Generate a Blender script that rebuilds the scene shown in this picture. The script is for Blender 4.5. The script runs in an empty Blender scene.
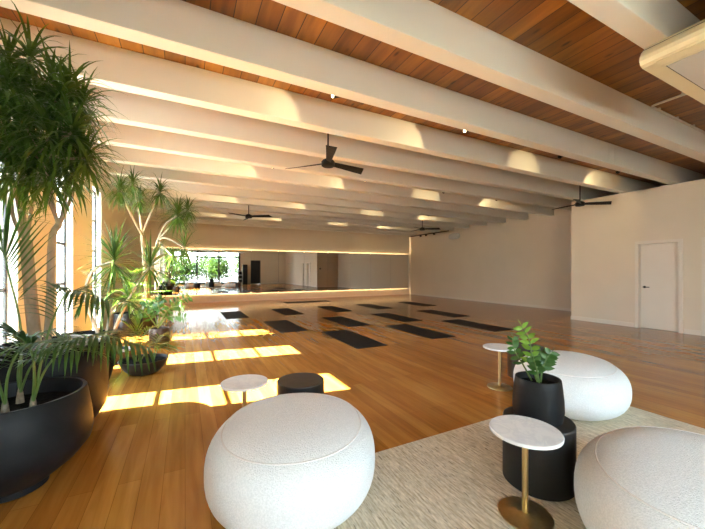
import bpy, bmesh, math, random
from mathutils import Vector, Matrix
random.seed(7)
C = bpy.context.scene.collection
PI = math.pi

# ------------------------------------------------------------------ camera, sky, sun, exposure
CAM_H = 1.4
YAW = math.radians(27.1)
FPX = 327.0
cd = bpy.data.cameras.new('camera')
cam = bpy.data.objects.new('camera', cd)
C.objects.link(cam)
cam.location = (0, 0, CAM_H)
cam.rotation_euler = (PI / 2, 0, -YAW)
cd.sensor_width = 36
cd.lens = FPX / 705 * 36
cd.shift_y = 6 / 705
cd.clip_start = 0.05
bpy.context.scene.camera = cam

SKY_STRENGTH = 11.5
SUN_STRENGTH = 98.0
EXPOSURE = 1.06
SPOT_W = 20.0
LED_STRENGTH = 19.0

w = bpy.data.worlds.new('sky')
bpy.context.scene.world = w
w.use_nodes = True
nt = w.node_tree
nt.nodes.clear()
wo = nt.nodes.new('ShaderNodeOutputWorld')
bg = nt.nodes.new('ShaderNodeBackground')
tc = nt.nodes.new('ShaderNodeTexCoord')
sx = nt.nodes.new('ShaderNodeSeparateXYZ')
rp = nt.nodes.new('ShaderNodeValToRGB')
rp.color_ramp.elements[0].position = 0.0
rp.color_ramp.elements[0].color = (0.87, 0.955, 1.0, 1)
rp.color_ramp.elements[1].position = 0.7
rp.color_ramp.elements[1].color = (0.50, 0.74, 1.0, 1)
nt.links.new(tc.outputs['Generated'], sx.inputs[0])
nt.links.new(sx.outputs['Z'], rp.inputs[0])
nt.links.new(rp.outputs[0], bg.inputs[0])
bg.inputs[1].default_value = SKY_STRENGTH
nt.links.new(bg.outputs[0], wo.inputs[0])

sd = bpy.data.lights.new('sun', 'SUN')
sun = bpy.data.objects.new('sun', sd)
C.objects.link(sun)
sd.energy = SUN_STRENGTH
sd.angle = math.radians(0.55)
sd.color = (1.0, 0.96, 0.82)
sun.location = (-8, 4, 8)
sun.rotation_euler = Vector((3.43, -0.48, -3.0)).to_track_quat('-Z', 'Y').to_euler()

vs = bpy.context.scene.view_settings
vs.view_transform = 'Standard'
vs.look = 'None'
vs.gamma = 1.0
vs.use_curve_mapping = False
vs.exposure = EXPOSURE
cy_ = bpy.context.scene.cycles
cy_.use_denoising = True
cy_.max_bounces = 12
cy_.diffuse_bounces = 8
cy_.glossy_bounces = 6
cy_.transparent_max_bounces = 16
cy_.sample_clamp_indirect = 8.0
cy_.caustics_reflective = False
cy_.caustics_refractive = False

def portal(loc, rot, sx_, sy_):
    l = bpy.data.lights.new('window_portal', 'AREA')
    l.shape = 'RECTANGLE'
    l.size, l.size_y = sx_, sy_
    l.cycles.is_portal = True
    o = bpy.data.objects.new('window_portal', l)
    C.objects.link(o)
    o.location, o.rotation_euler = loc, rot
FX0, FX1, FZ0, FZ1, FY = -1.4, 5.17, 0.06, 3.3, -3.9
portal(((FX0 + FX1) / 2, FY - .1, (FZ0 + FZ1) / 2), (PI / 2, 0, 0), FX1 - FX0, FZ1 - FZ0)
LEFT_WIN = [(3.90, 4.62), (5.77, 6.49), (7.68, 8.40)]
WZ0, WZ1 = 0.25, 3.0
for a, b in LEFT_WIN:
    portal((-1.72, (a + b) / 2, (WZ0 + WZ1) / 2), (PI / 2, 0, -PI / 2), b - a, WZ1 - WZ0)

# ------------------------------------------------------------------ materials
def mat(name, base=(.8, .8, .8), rough=.5, metal=0.0, noise=None, bump=None, spec=None):
    """noise=(scale, colour2, (sx,sy,sz)), bump=(scale, strength)"""
    m = bpy.data.materials.new(name)
    m.use_nodes = True
    n, l = m.node_tree.nodes, m.node_tree.links
    p = n['Principled BSDF']
    p.inputs['Base Color'].default_value = (*base, 1)
    p.inputs['Roughness'].default_value = rough
    p.inputs['Metallic'].default_value = metal
    if spec is not None:
        p.inputs['Specular IOR Level'].default_value = spec
    t = n.new('ShaderNodeTexCoord')
    if noise:
        mp = n.new('ShaderNodeMapping')
        mp.inputs['Scale'].default_value = noise[2] if len(noise) > 2 else (1, 1, 1)
        l.new(t.outputs['Object'], mp.inputs[0])
        no = n.new('ShaderNodeTexNoise')
        no.inputs['Scale'].default_value = noise[0]
        no.inputs['Detail'].default_value = 4
        l.new(mp.outputs[0], no.inputs[0])
        r = n.new('ShaderNodeValToRGB')
        r.color_ramp.elements[0].position = .35
        r.color_ramp.elements[1].position = .65
        r.color_ramp.elements[0].color = (*base, 1)
        r.color_ramp.elements[1].color = (*noise[1], 1)
        l.new(no.outputs[0], r.inputs[0])
        l.new(r.outputs[0], p.inputs['Base Color'])
    if bump:
        nb = n.new('ShaderNodeTexNoise')
        nb.inputs['Scale'].default_value = bump[0]
        nb.inputs['Detail'].default_value = 3
        l.new(t.outputs['Object'], nb.inputs[0])
        bp = n.new('ShaderNodeBump')
        bp.inputs['Strength'].default_value = bump[1]
        bp.inputs['Distance'].default_value = .01
        l.new(nb.outputs[0], bp.inputs['Height'])
        l.new(bp.outputs[0], p.inputs['Normal'])
    return m

def emit(name, col, st):
    m = bpy.data.materials.new(name)
    m.use_nodes = True
    n, l = m.node_tree.nodes, m.node_tree.links
    n.clear()
    e = n.new('ShaderNodeEmission')
    e.inputs[0].default_value = (*col, 1)
    e.inputs[1].default_value = st
    o = n.new('ShaderNodeOutputMaterial')
    l.new(e.outputs[0], o.inputs[0])
    return m

def wood(name, c1, c2, dark, board, length, rough, grain=1.0, knots=0.0, rough_var=.08, gap=.004):
    """planks running along Y"""
    m = bpy.data.materials.new(name)
    m.use_nodes = True
    n, l = m.node_tree.nodes, m.node_tree.links
    p = n['Principled BSDF']
    t = n.new('ShaderNodeTexCoord')
    mp = n.new('ShaderNodeMapping')
    mp.inputs['Rotation'].default_value = (0, 0, PI / 2)
    l.new(t.outputs['Object'], mp.inputs[0])
    b = n.new('ShaderNodeTexBrick')
    b.offset = .37
    b.offset_frequency = 2
    b.inputs['Scale'].default_value = 1
    b.inputs['Brick Width'].default_value = length
    b.inputs['Row Height'].default_value = board
    b.inputs['Mortar Size'].default_value = gap
    b.inputs['Mortar Smooth'].default_value = .3
    b.inputs['Bias'].default_value = -.1
    b.inputs['Color1'].default_value = (*c1, 1)
    b.inputs['Color2'].default_value = (*c2, 1)
    b.inputs['Mortar'].default_value = (*dark, 1)
    l.new(mp.outputs[0], b.inputs[0])
    mg = n.new('ShaderNodeMapping')
    mg.inputs['Scale'].default_value = (1 / board * .9, .55, 1)
    l.new(t.outputs['Object'], mg.inputs[0])
    no = n.new('ShaderNodeTexNoise')
    no.inputs['Scale'].default_value = 2.2
    no.inputs['Detail'].default_value = 6
    no.inputs['Distortion'].default_value = .6
    l.new(mg.outputs[0], no.inputs[0])
    r = n.new('ShaderNodeValToRGB')
    r.color_ramp.elements[0].position = .3
    r.color_ramp.elements[1].position = .72
    g = 1 - .5 * grain
    r.color_ramp.elements[0].color = (g, g * .92, g * .85, 1)
    r.color_ramp.elements[1].color = (1.12, 1.12, 1.12, 1)
    l.new(no.outputs[0], r.inputs[0])
    mx = n.new('ShaderNodeMix')
    mx.data_type = 'RGBA'
    mx.blend_type = 'MULTIPLY'
    mx.inputs[0].default_value = 1
    l.new(b.outputs['Color'], mx.inputs[6])
    l.new(r.outputs[0], mx.inputs[7])
    col = mx.outputs[2]
    if knots:
        mk = n.new('ShaderNodeMapping')
        mk.inputs['Scale'].default_value = (5.5, 2.2, 1)
        l.new(t.outputs['Object'], mk.inputs[0])
        v = n.new('ShaderNodeTexVoronoi')
        v.inputs['Scale'].default_value = 1
        l.new(mk.outputs[0], v.inputs[0])
        rk = n.new('ShaderNodeValToRGB')
        rk.color_ramp.elements[0].position = .06
        rk.color_ramp.elements[1].position = .15
        rk.color_ramp.elements[0].color = (.25, .2, .15, 1)
        rk.color_ramp.elements[1].color = (1, 1, 1, 1)
        l.new(v.outputs['Distance'], rk.inputs[0])
        mk2 = n.new('ShaderNodeMix')
        mk2.data_type = 'RGBA'
        mk2.blend_type = 'MULTIPLY'
        mk2.inputs[0].default_value = knots
        l.new(col, mk2.inputs[6])
        l.new(rk.outputs[0], mk2.inputs[7])
        col = mk2.outputs[2]
    l.new(col, p.inputs['Base Color'])
    rr = n.new('ShaderNodeMapRange')
    rr.inputs['To Min'].default_value = rough - rough_var
    rr.inputs['To Max'].default_value = rough + rough_var
    l.new(no.outputs[0], rr.inputs[0])
    l.new(rr.outputs[0], p.inputs['Roughness'])
    bp = n.new('ShaderNodeBump')
    bp.inputs['Strength'].default_value = .04
    bp.inputs['Distance'].default_value = .002
    l.new(b.outputs['Fac'], bp.inputs['Height'])
    bp.invert = True
    l.new(bp.outputs[0], p.inputs['Normal'])
    return m

def marble(name):
    m = mat(name, (.86, .86, .85), .22)
    n, l = m.node_tree.nodes, m.node_tree.links
    p = n['Principled BSDF']
    t = n.new('ShaderNodeTexCoord')
    no = n.new('ShaderNodeTexNoise')
    no.inputs['Scale'].default_value = 7
    no.inputs['Detail'].default_value = 7
    no.inputs['Distortion'].default_value = 1.6
    l.new(t.outputs['Object'], no.inputs[0])
    r = n.new('ShaderNodeValToRGB')
    e = r.color_ramp.elements
    e[0].position, e[0].color = .40, (.84, .84, .84, 1)
    e[1].position, e[1].color = .56, (.86, .86, .85, 1)
    k = e.new(.485)
    k.color = (.77, .775, .785, 1)
    l.new(no.outputs[0], r.inputs[0])
    l.new(r.outputs[0], p.inputs['Base Color'])
    return m

def rug_mat(name):
    m = mat(name, (.5, .42, .3), .95, spec=.1)
    n, l = m.node_tree.nodes, m.node_tree.links
    p = n['Principled BSDF']
    t = n.new('ShaderNodeTexCoord')
    def lay(sc, scale, det, pos, cols):
        mp = n.new('ShaderNodeMapping')
        mp.inputs['Scale'].default_value = sc
        l.new(t.outputs['Object'], mp.inputs[0])
        no = n.new('ShaderNodeTexNoise')
        no.inputs['Scale'].default_value = scale
        no.inputs['Detail'].default_value = det
        l.new(mp.outputs[0], no.inputs[0])
        r = n.new('ShaderNodeValToRGB')
        e = r.color_ramp.elements
        e[0].position, e[1].position = pos
        e[0].color, e[1].color = (*cols[0], 1), (*cols[1], 1)
        l.new(no.outputs[0], r.inputs[0])
        return no, r
    _, r1 = lay((1, .10, 1), 75, 4, (.35, .65), ((.52, .45, .32), (.76, .695, .56)))
    n2, r2 = lay((1, .11, 1), 95, 2, (.29, .37), ((.27, .25, .24), (1, 1, 1)))
    n3, r3 = lay((1, .3, 1), 110, 2, (.3, .7), ((.82, .80, .78), (1.12, 1.1, 1.08)))
    mx = n.new('ShaderNodeMix'); mx.data_type = 'RGBA'; mx.blend_type = 'MULTIPLY'; mx.inputs[0].default_value = .8
    l.new(r1.outputs[0], mx.inputs[6]); l.new(r2.outputs[0], mx.inputs[7])
    m2 = n.new('ShaderNodeMix'); m2.data_type = 'RGBA'; m2.blend_type = 'MULTIPLY'; m2.inputs[0].default_value = 1
    l.new(mx.outputs[2], m2.inputs[6]); l.new(r3.outputs[0], m2.inputs[7])
    l.new(m2.outputs[2], p.inputs['Base Color'])
    bp = n.new('ShaderNodeBump'); bp.inputs['Strength'].default_value = .6; bp.inputs['Distance'].default_value = .01
    l.new(n3.outputs[0], bp.inputs['Height']); l.new(bp.outputs[0], p.inputs['Normal'])
    return m

def leaf_mat(name, c1, c2, trans=.25):
    m = mat(name, c1, .38, noise=(3.0, c2))
    n, l = m.node_tree.nodes, m.node_tree.links
    p = n['Principled BSDF']
    tr = n.new('ShaderNodeBsdfTranslucent')
    tr.inputs[0].default_value = (c2[0] * 1.6, c2[1] * 1.6, c2[2] * .8, 1)
    mx = n.new('ShaderNodeMixShader')
    mx.inputs[0].default_value = trans
    o = n['Material Output']
    l.new(p.outputs[0], mx.inputs[1])
    l.new(tr.outputs[0], mx.inputs[2])
    l.new(mx.outputs[0], o.inputs[0])
    return m

def glass_mat(name):
    m = bpy.data.materials.new(name)
    m.use_nodes = True
    n, l = m.node_tree.nodes, m.node_tree.links
    n.clear()
    o = n.new('ShaderNodeOutputMaterial')
    tr = n.new('ShaderNodeBsdfTransparent')
    tr.inputs[0].default_value = (.97, .98, .97, 1)
    gl = n.new('ShaderNodeBsdfGlossy')
    gl.inputs['Roughness'].default_value = .0
    lf = n.new('ShaderNodeLayerWeight')
    lf.inputs[0].default_value = .5
    pw = n.new('ShaderNodeMath'); pw.operation = 'POWER'; pw.inputs[1].default_value = 5
    l.new(lf.outputs['Facing'], pw.inputs[0])
    lw = n.new('ShaderNodeMapRange')
    lw.inputs['To Min'].default_value = .03
    lw.inputs['To Max'].default_value = .9
    l.new(pw.outputs[0], lw.inputs[0])
    mx = n.new('ShaderNodeMixShader')
    l.new(lw.outputs[0], mx.inputs[0])
    l.new(tr.outputs[0], mx.inputs[1])
    l.new(gl.outputs[0], mx.inputs[2])
    l.new(mx.outputs[0], o.inputs[0])
    return m

M = dict(
    plaster=mat('warmlit_plaster', (.715, .622, .495), .75, noise=(1.2, (.735, .642, .515)), bump=(60, .05)),  # warm, dim light of the right side tinted into the wall colour
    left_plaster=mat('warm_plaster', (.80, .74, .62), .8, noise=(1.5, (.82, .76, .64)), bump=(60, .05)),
    beam=mat('painted_beam', (.77, .755, .68), .55, noise=(2.0, (.80, .79, .72), (.3, 1, 1)), bump=(40, .08)),
    trim=mat('warmlit_trim', (.74, .67, .575), .45, noise=(2.0, (.76, .69, .595))),  # door and baseboard paint with the same warm light tinted in
    floor=wood('floor_boards', (.37, .148, .025), (.52, .235, .045), (.25, .095, .015), .13, 2.6, .17, .55, 0, .012, .0018),
    ceil=wood('ceiling_boards', (.23, .085, .010), (.45, .19, .026), (.035, .012, .004), .20, 3.4, .4, .9, 1.0, .05, .005),
    rug=rug_mat('woven_jute'),
    boucle=mat('boucle_fabric', (.735, .768, .775), .95, noise=(120, (.845, .875, .88)), bump=(170, .55), spec=.15),
    piping=mat('boucle_piping', (.70, .695, .68), .95, noise=(150, (.80, .79, .77)), spec=.15),
    marble=marble('white_marble'),
    brass=mat('brushed_brass', (.62, .47, .23), .32, 1.0, noise=(40, (.56, .42, .20), (1, 1, .05))),
    black=mat('black_lacquer', (.008, .008, .008), .45, noise=(4, (.013, .012, .012)), bump=(25, .04)),
    blacktop=mat('black_tabletop', (.020, .018, .017), .5, noise=(12, (.032, .028, .026))),
    pot=mat('black_fibre_pot', (.008, .008, .009), .5, noise=(6, (.014, .014, .015)), bump=(30, .05), spec=.2),
    bronze=mat('dark_bronze_pot', (.035, .022, .014), .38, noise=(6, (.055, .034, .02))),
    soil=mat('potting_soil', (.005, .004, .0035), .95, noise=(40, (.014, .011, .008)), bump=(50, .8), spec=.05),
    mat_rubber=mat('black_rubber', (.012, .010, .009), .65, noise=(30, (.017, .015, .014)), bump=(90, .1), spec=.25),
    fan=mat('fan_black', (.005, .0045, .004), .6, noise=(10, (.008, .007, .006)), spec=.3),
    frame=mat('dark_metal_frame', (.022, .023, .025), .45, noise=(10, (.032, .033, .035))),
    glass=glass_mat('window_glass'),
    mirror=mat('mirror_glass', (.80, .80, .79), .008, 1.0, noise=(.8, (.81, .81, .80))),
    led=emit('led_glow', (1.0, .66, .30), LED_STRENGTH),
    led_soft=emit('led_soft_glow', (1.0, .70, .36), .9),
    lens=emit('spot_lens', (1.0, .84, .55), 7.0),
    cream=mat('cream_plastic', (.72, .63, .40), .4, noise=(3, (.74, .65, .43))),
    greyp=mat('grey_plastic', (.55, .53, .50), .5, noise=(3, (.57, .55, .52))),
    darkline=mat('dark_seam', (.05, .045, .04), .6, noise=(5, (.06, .055, .05))),
    pipe=mat('painted_pipe', (.62, .58, .52), .45, noise=(6, (.66, .62, .56))),
    bark=mat('pale_bark', (.30, .24, .165), .85, noise=(18, (.42, .34, .24), (1, 1, .4)), bump=(40, .5)),
    root=mat('pale_root', (.34, .29, .21), .9, noise=(30, (.20, .16, .11)), bump=(50, .6)),
    leaf=leaf_mat('dracaena_leaf', (.030, .075, .014), (.075, .145, .026), .38),
    leaf_spike=leaf_mat('spiky_leaf', (.04, .10, .022), (.085, .17, .035), .3),
    leaf_palm=leaf_mat('palm_leaf', (.022, .065, .016), (.055, .13, .028)),
    leaf_bright=leaf_mat('fern_leaf', (.045, .105, .013), (.095, .18, .024), .3),
    leaf_zz=leaf_mat('zz_leaf', (.025, .085, .015), (.05, .15, .025), .2),
    leaf_zz_young=leaf_mat('zz_leaf_young', (.12, .27, .03), (.20, .38, .05), .3),
    stem=mat('green_stem', (.09, .17, .04), .5, noise=(8, (.14, .22, .06))),
    concrete=mat('pale_concrete', (.42, .41, .38), .9, noise=(2, (.50, .49, .46))),
    crown=leaf_mat('garden_leaf', (.016, .04, .006), (.045, .085, .014), .3),
    trunk=mat('garden_bark', (.10, .075, .05), .9, noise=(6, (.16, .12, .08))),
    dark_door=mat('black_door_paint', (.012, .010, .010), .5, noise=(3, (.016, .014, .013))),
    speaker=mat('speaker_grille', (.018, .018, .019), .6, noise=(60, (.03, .03, .03))),
    steel=mat('grey_steel', (.42, .43, .44), .35, .8, noise=(8, (.46, .47, .48))),
    terracotta=mat('brown_planter', (.16, .075, .035), .6, noise=(6, (.22, .11, .05))),
)

# ------------------------------------------------------------------ mesh helpers
def obj(name, bm, m, parent=None, smooth=False, loc=None):
    me = bpy.data.meshes.new(name)
    bmesh.ops.recalc_face_normals(bm, faces=bm.faces[:]) if smooth != 'leaf' else None
    bm.to_mesh(me)
    bm.free()
    me.materials.append(M[m] if isinstance(m, str) else m)
    if smooth:
        for p in me.polygons:
            p.use_smooth = True
        if smooth == 'auto':
            me.set_sharp_from_angle(angle=math.radians(38))
    o = bpy.data.objects.new(name, me)
    C.objects.link(o)
    if parent:
        o.parent = parent
    if loc:
        o.location = loc
    return o

def tag(o, label, cat, group=None):
    o['label'] = label
    o['category'] = cat
    if group:
        o['group'] = group
    return o

def thing(name, label, cat, loc=(0, 0, 0), rotz=0, group=None):
    o = bpy.data.objects.new(name, None)
    o.empty_display_size = .1
    C.objects.link(o)
    o.location = loc
    o.rotation_euler = (0, 0, rotz)
    return tag(o, label, cat, group)

def struct(name, bm, m, parent=None, smooth=False):
    o = obj(name, bm, m, parent, smooth)
    if not parent:
        o['kind'] = 'structure'
    return o

def dup(root, loc, rotz, label, group=None):
    r = root.copy(); C.objects.link(r)
    r.location = loc; r.rotation_euler = (0, 0, rotz); r['label'] = label
    if group: r['group'] = group
    for ch in list(root.children):
        c = ch.copy(); C.objects.link(c); c.parent = r
        for g in list(ch.children):
            d = g.copy(); C.objects.link(d); d.parent = c
    return r

def box(bm, x0, x1, y0, y1, z0, z1, bev=0):
    vsx = [bm.verts.new((x, y, z)) for z in (z0, z1) for y in (y0, y1) for x in (x0, x1)]
    fs = []
    for f in ((0, 2, 3, 1), (4, 5, 7, 6), (0, 1, 5, 4), (2, 6, 7, 3), (0, 4, 6, 2), (1, 3, 7, 5)):
        fs.append(bm.faces.new([vsx[i] for i in f]))
    if bev:
        ed = list({e for f in fs for e in f.edges})
        bmesh.ops.bevel(bm, geom=ed, offset=bev, segments=2, affect='EDGES', profile=.5)
    return bm

def B(*a, bev=0):
    bm = bmesh.new()
    box(bm, *a, bev=bev)
    return bm

def lathe(bm, prof, n=40, c=(0, 0, 0), sx_=1, sy_=1, power=2.0):
    """prof: list of (r,z); closes ends where r==0"""
    rings = []
    for r, z in prof:
        if r <= 1e-6:
            rings.append([bm.verts.new((c[0], c[1], c[2] + z))])
            continue
        ring = []
        for i in range(n):
            a = 2 * PI * i / n
            ca, sa = math.cos(a), math.sin(a)
            e = 2 / power
            px = math.copysign(abs(ca) ** e, ca) * r * sx_
            py = math.copysign(abs(sa) ** e, sa) * r * sy_
            ring.append(bm.verts.new((c[0] + px, c[1] + py, c[2] + z)))
        rings.append(ring)
    for A, Bq in zip(rings, rings[1:]):
        if len(A) == 1 and len(Bq) == 1:
            continue
        for i in range(n):
            j = (i + 1) % n
            if len(A) == 1:
                bm.faces.new((A[0], Bq[j], Bq[i]))
            elif len(Bq) == 1:
                bm.faces.new((A[i], A[j], Bq[0]))
            else:
                bm.faces.new((A[i], A[j], Bq[j], Bq[i]))
    return bm

def L(prof, **k):
    return lathe(bmesh.new(), prof, **k)

def smooth_path(pts, sub=4):
    pts = [Vector(p) for p in pts]
    if len(pts) < 3:
        return [pts[0].lerp(pts[-1], i / sub) for i in range(sub + 1)]
    out = []
    P = [pts[0] * 2 - pts[1]] + pts + [pts[-1] * 2 - pts[-2]]
    for i in range(1, len(P) - 2):
        p0, p1, p2, p3 = P[i - 1:i + 3]
        for k in range(sub):
            t = k / sub
            out.append(.5 * ((2 * p1) + (p2 - p0) * t + (2 * p0 - 5 * p1 + 4 * p2 - p3) * t * t + (3 * p1 - p0 - 3 * p2 + p3) * t ** 3))
    out.append(pts[-1])
    return out

def tube(bm, pts, r0, r1=None, n=8, cap=True):
    r1 = r0 if r1 is None else r1
    pts = [Vector(p) for p in pts]
    rings = []
    ref = None
    for i, p in enumerate(pts):
        d = (pts[min(i + 1, len(pts) - 1)] - pts[max(i - 1, 0)]).normalized()
        if ref is None:
            ref = Vector((0, 0, 1)) if abs(d.z) < .9 else Vector((1, 0, 0))
        s = d.cross(ref).normalized()
        u = s.cross(d).normalized()
        ref = u
        r = r0 + (r1 - r0) * i / max(1, len(pts) - 1)
        rings.append([bm.verts.new(p + s * math.cos(2 * PI * k / n) * r + u * math.sin(2 * PI * k / n) * r) for k in range(n)])
    for A, Bq in zip(rings, rings[1:]):
        for k in range(n):
            j = (k + 1) % n
            bm.faces.new((A[k], A[j], Bq[j], Bq[k]))
    if cap:
        bm.faces.new(rings[0][::-1])
        bm.faces.new(rings[-1])
    return bm

def T(pts, r0, r1=None, n=8):
    return tube(bmesh.new(), pts, r0, r1, n)

def blade(bm, base, d, length, width, droop, n=6, fold=.25, peak=.3, tip=0.0, wvec=None):
    """an arching strap leaf with a folded midrib"""
    p = Vector(base)
    d = Vector(d).normalized()
    st = length / n
    prev = None
    for i in range(n + 1):
        t = i / n
        wd = width * (min(1, (t / peak) ** .5 * .75 + .25) if t < peak else (1 - ((t - peak) / (1 - peak)) ** 1.6) * (1 - tip) + tip)
        wd = max(wd, width * .04) * .5
        side = d.cross(Vector((0, 0, 1))) if wvec is None else wvec - d * wvec.dot(d)
        if side.length < .05:
            side = Vector((1, 0, 0))
        side.normalize()
        up = side.cross(d).normalized()
        row = [bm.verts.new(p - side * wd + up * wd * fold), bm.verts.new(p), bm.verts.new(p + side * wd + up * wd * fold)]
        if prev:
            bm.faces.new((prev[0], prev[1], row[1], row[0]))
            bm.faces.new((prev[1], prev[2], row[2], row[1]))
        prev = row
        d = (d + Vector((0, 0, -droop / n * (.4 + 1.2 * t)))).normalized()
        p = p + d * st
    return bm

def rosette(n, length, width, droop, elev=(-.2, 1.3), jitter=.25, axis=(0, 0, 1), seg=6, rng=random):
    bm = bmesh.new()
    q = Vector((0, 0, 1)).rotation_difference(Vector(axis).normalized())
    for i in range(n):
        f = (i + .5) / n
        e = elev[0] + (elev[1] - elev[0]) * f + rng.uniform(-jitter, jitter) * .6
        a = i * 2.39996 + rng.uniform(-jitter, jitter)
        d = q @ Vector((math.cos(a) * math.cos(e), math.sin(a) * math.cos(e), math.sin(e)))
        b = q @ Vector((0, 0, (f - .7) * length * .22))
        blade(bm, b, d, length * rng.uniform(.75, 1.1), width * rng.uniform(.85, 1.1), droop * rng.uniform(.6, 1.3), seg)
    return bm

def frond(parent, pts, leaf_len, leaf_w, pairs, m_leaf, r=.008, droop=.6, start=.3, spread=.9, rng=random, name='frond'):
    """a pinnate palm leaf: rachis with two rows of leaflets in one mesh for the leaflets, one for the stalk"""
    path = smooth_path(pts, 6)
    base = path[0]
    rel = [p - base for p in path]
    bs = T(rel, r, r * .3, 6)
    st = obj(name, bs, 'stem', parent, 'auto', loc=base)
    bm = bmesh.new()
    N = len(rel) - 1
    for k in range(pairs):
        t = start + (1 - start) * (k + .5) / pairs
        x = t * N
        i = min(int(x), N - 1)
        p = rel[i].lerp(rel[i + 1], x - i)
        d = (rel[i + 1] - rel[i]).normalized()
        side = d.cross(Vector((0, 0, 1)))
        if side.length < .1:
            side = Vector((.7, -.7, 0))
        side.normalize()
        q = (t - start) / (1 - start)
        ln = leaf_len * (0.55 + .9 * math.sin(PI * (.12 + .75 * q)) * .5) * rng.uniform(.88, 1.1)
        for sgn in (-1, 1):
            dd = side * sgn * spread + d * (.45 + .7 * q) + Vector((0, 0, .18))
            blade(bm, p, dd, ln, leaf_w, droop * rng.uniform(.7, 1.3), 5, .3, .35)
    obj('leaflets', bm, m_leaf, st, 'leaf')
    return st

def zz_stem(parent, pts, leaf_len, leaf_w, pairs, m_leaf, r=.009, rng=random, facing=(.85, .5, .1)):
    path = smooth_path(pts, 6)
    base = path[0]
    rel = [p - base for p in path]
    st = obj('stalk', T(rel, r, r * .45, 7), 'stem', parent, 'auto', loc=base)
    bm = bmesh.new()
    N = len(rel) - 1
    for k in range(pairs):
        t = .32 + .68 * (k + .5) / pairs
        x = t * N
        i = min(int(x), N - 1)
        p = rel[i].lerp(rel[i + 1], x - i)
        d = (rel[i + 1] - rel[i]).normalized()
        side = d.cross(Vector(facing) + Vector((rng.uniform(-.5, .5), rng.uniform(-.5, .5), 0))).normalized()
        for sgn in (-1, 1):
            dd = side * sgn + d * .5 + Vector((0, 0, rng.uniform(-.05, .2)))
            blade(bm, p, dd, leaf_len * (1 - .35 * t) * rng.uniform(.9, 1.1), leaf_w, .25, 5, .25, .45, wvec=(d + Vector((rng.uniform(-.5, .5), rng.uniform(-.5, .5), rng.uniform(-.3, .3)))))
    blade(bm, rel[-1], rel[-1] - rel[-2], leaf_len * .6, leaf_w * .7, .1, 5, .25, .45, wvec=Vector((.85, .5, .1)))
    obj('leaves', bm, m_leaf, st, 'leaf')
    return st

SY, CY = math.sin(YAW), math.cos(YAW)
def at(x, y, z):
    return Vector((x, y, z))

# ------------------------------------------------------------------ the room
XL, XR, YB, YF = -1.55, 11.8, 15.6, FY
XP, YP = 9.88, 5.5                     # the store room partition: face and end
BZ, CZ = 3.38, 3.76                    # beam underside, board ceiling
PZ = 3.36
struct('floor', B(XL - .25, XR + .2, YF - .2, YB + .2, -.12, 0), 'floor')
struct('ceiling', B(XL - .25, XR + .2, YF - .2, YB + .2, CZ, CZ + .12), 'ceil')

bm = bmesh.new()
edges = [YF - .2] + [v for w_ in LEFT_WIN for v in w_] + [YB + .2]
for i in range(0, len(edges), 2):
    box(bm, XL - .15, XL, edges[i], edges[i + 1], 0, CZ)
for a, b in LEFT_WIN:
    box(bm, XL - .15, XL, a, b, 0, WZ0)
    box(bm, XL - .15, XL, a, b, WZ1, CZ)
struct('wall_left', bm, 'left_plaster')
struct('wall_back', B(XL, XR, YB, YB + .2, 0, CZ), 'plaster')
struct('wall_right', B(XR, XR + .2, YF, YB, 0, CZ), 'plaster')
bm = bmesh.new()
D1 = (3.20, 3.93, 2.04)
D2_ = (1.93, 2.76, 2.04)
box(bm, XP, XP + .15, D1[1], YP, 0, PZ)
box(bm, XP, XP + .15, D1[0], D1[1], D1[2], PZ)
box(bm, XP, XP + .15, D2_[1], D1[0], 0, PZ)
box(bm, XP, XP + .15, D2_[0], D2_[1], D2_[2], PZ)
box(bm, XP, XP + .15, YF, D2_[0], 0, PZ)
box(bm, XP + .15, XR, YP - .15, YP, 0, PZ)
struct('wall_partition', bm, 'plaster')
DDX = (6.25, 7.15, 2.4)
bm = bmesh.new()
box(bm, XL, FX0, YF - .2, YF, 0, CZ)
box(bm, FX0, FX1, YF - .2, YF, FZ1, CZ)
box(bm, FX0, FX1, YF - .2, YF, 0, FZ0)
box(bm, FX1, DDX[0], YF - .2, YF, 0, CZ)
box(bm, DDX[0], DDX[1], YF - .2, YF, DDX[2], CZ)
box(bm, DDX[1], XR, YF - .2, YF, 0, CZ)
struct('wall_front', bm, 'plaster')

# beams across the room, one object each
for k in range(-7, 13):
    y = 3.22 + .985 * k
    bm = B(XL, XR, y, y + .17, BZ, CZ, bev=.006)
    o = struct('ceiling_beam', bm, 'beam')
    if k == 0:
        bs = bmesh.new()
        box(bs, 6.96, 6.985, y - .006, y + .001, BZ + .01, CZ - .02)
        box(bs, 7.16, 7.185, y - .006, y + .001, BZ + .01, CZ - .02)
        struct('splice_plate', bs, 'beam', o)
# baseboards
struct('baseboard_right', B(XR - .015, XR, YP, YB, 0, .09), 'trim')
bm = bmesh.new()
for a, b in ((D1[1] + .09, YP + .015), (D2_[1] + .09, D1[0] - .09), (YF, D2_[0] - .09)):
    box(bm, XP - .015, XP, a, b, 0, .10)
struct('baseboard_partition', bm, 'trim')
struct('baseboard_return', B(XP, XR - .015, YP, YP + .015, 0, .10), 'trim')
struct('baseboard_back', B(XL, XR - .015, YB - .018, YB, 0, .08), 'trim')
bm = bmesh.new()
box(bm, FX1 + .05, DDX[0] - .06, YF, YF + .015, 0, .1)
box(bm, DDX[1] + .06, XP, YF, YF + .015, 0, .1)
struct('baseboard_front', bm, 'trim')

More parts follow.
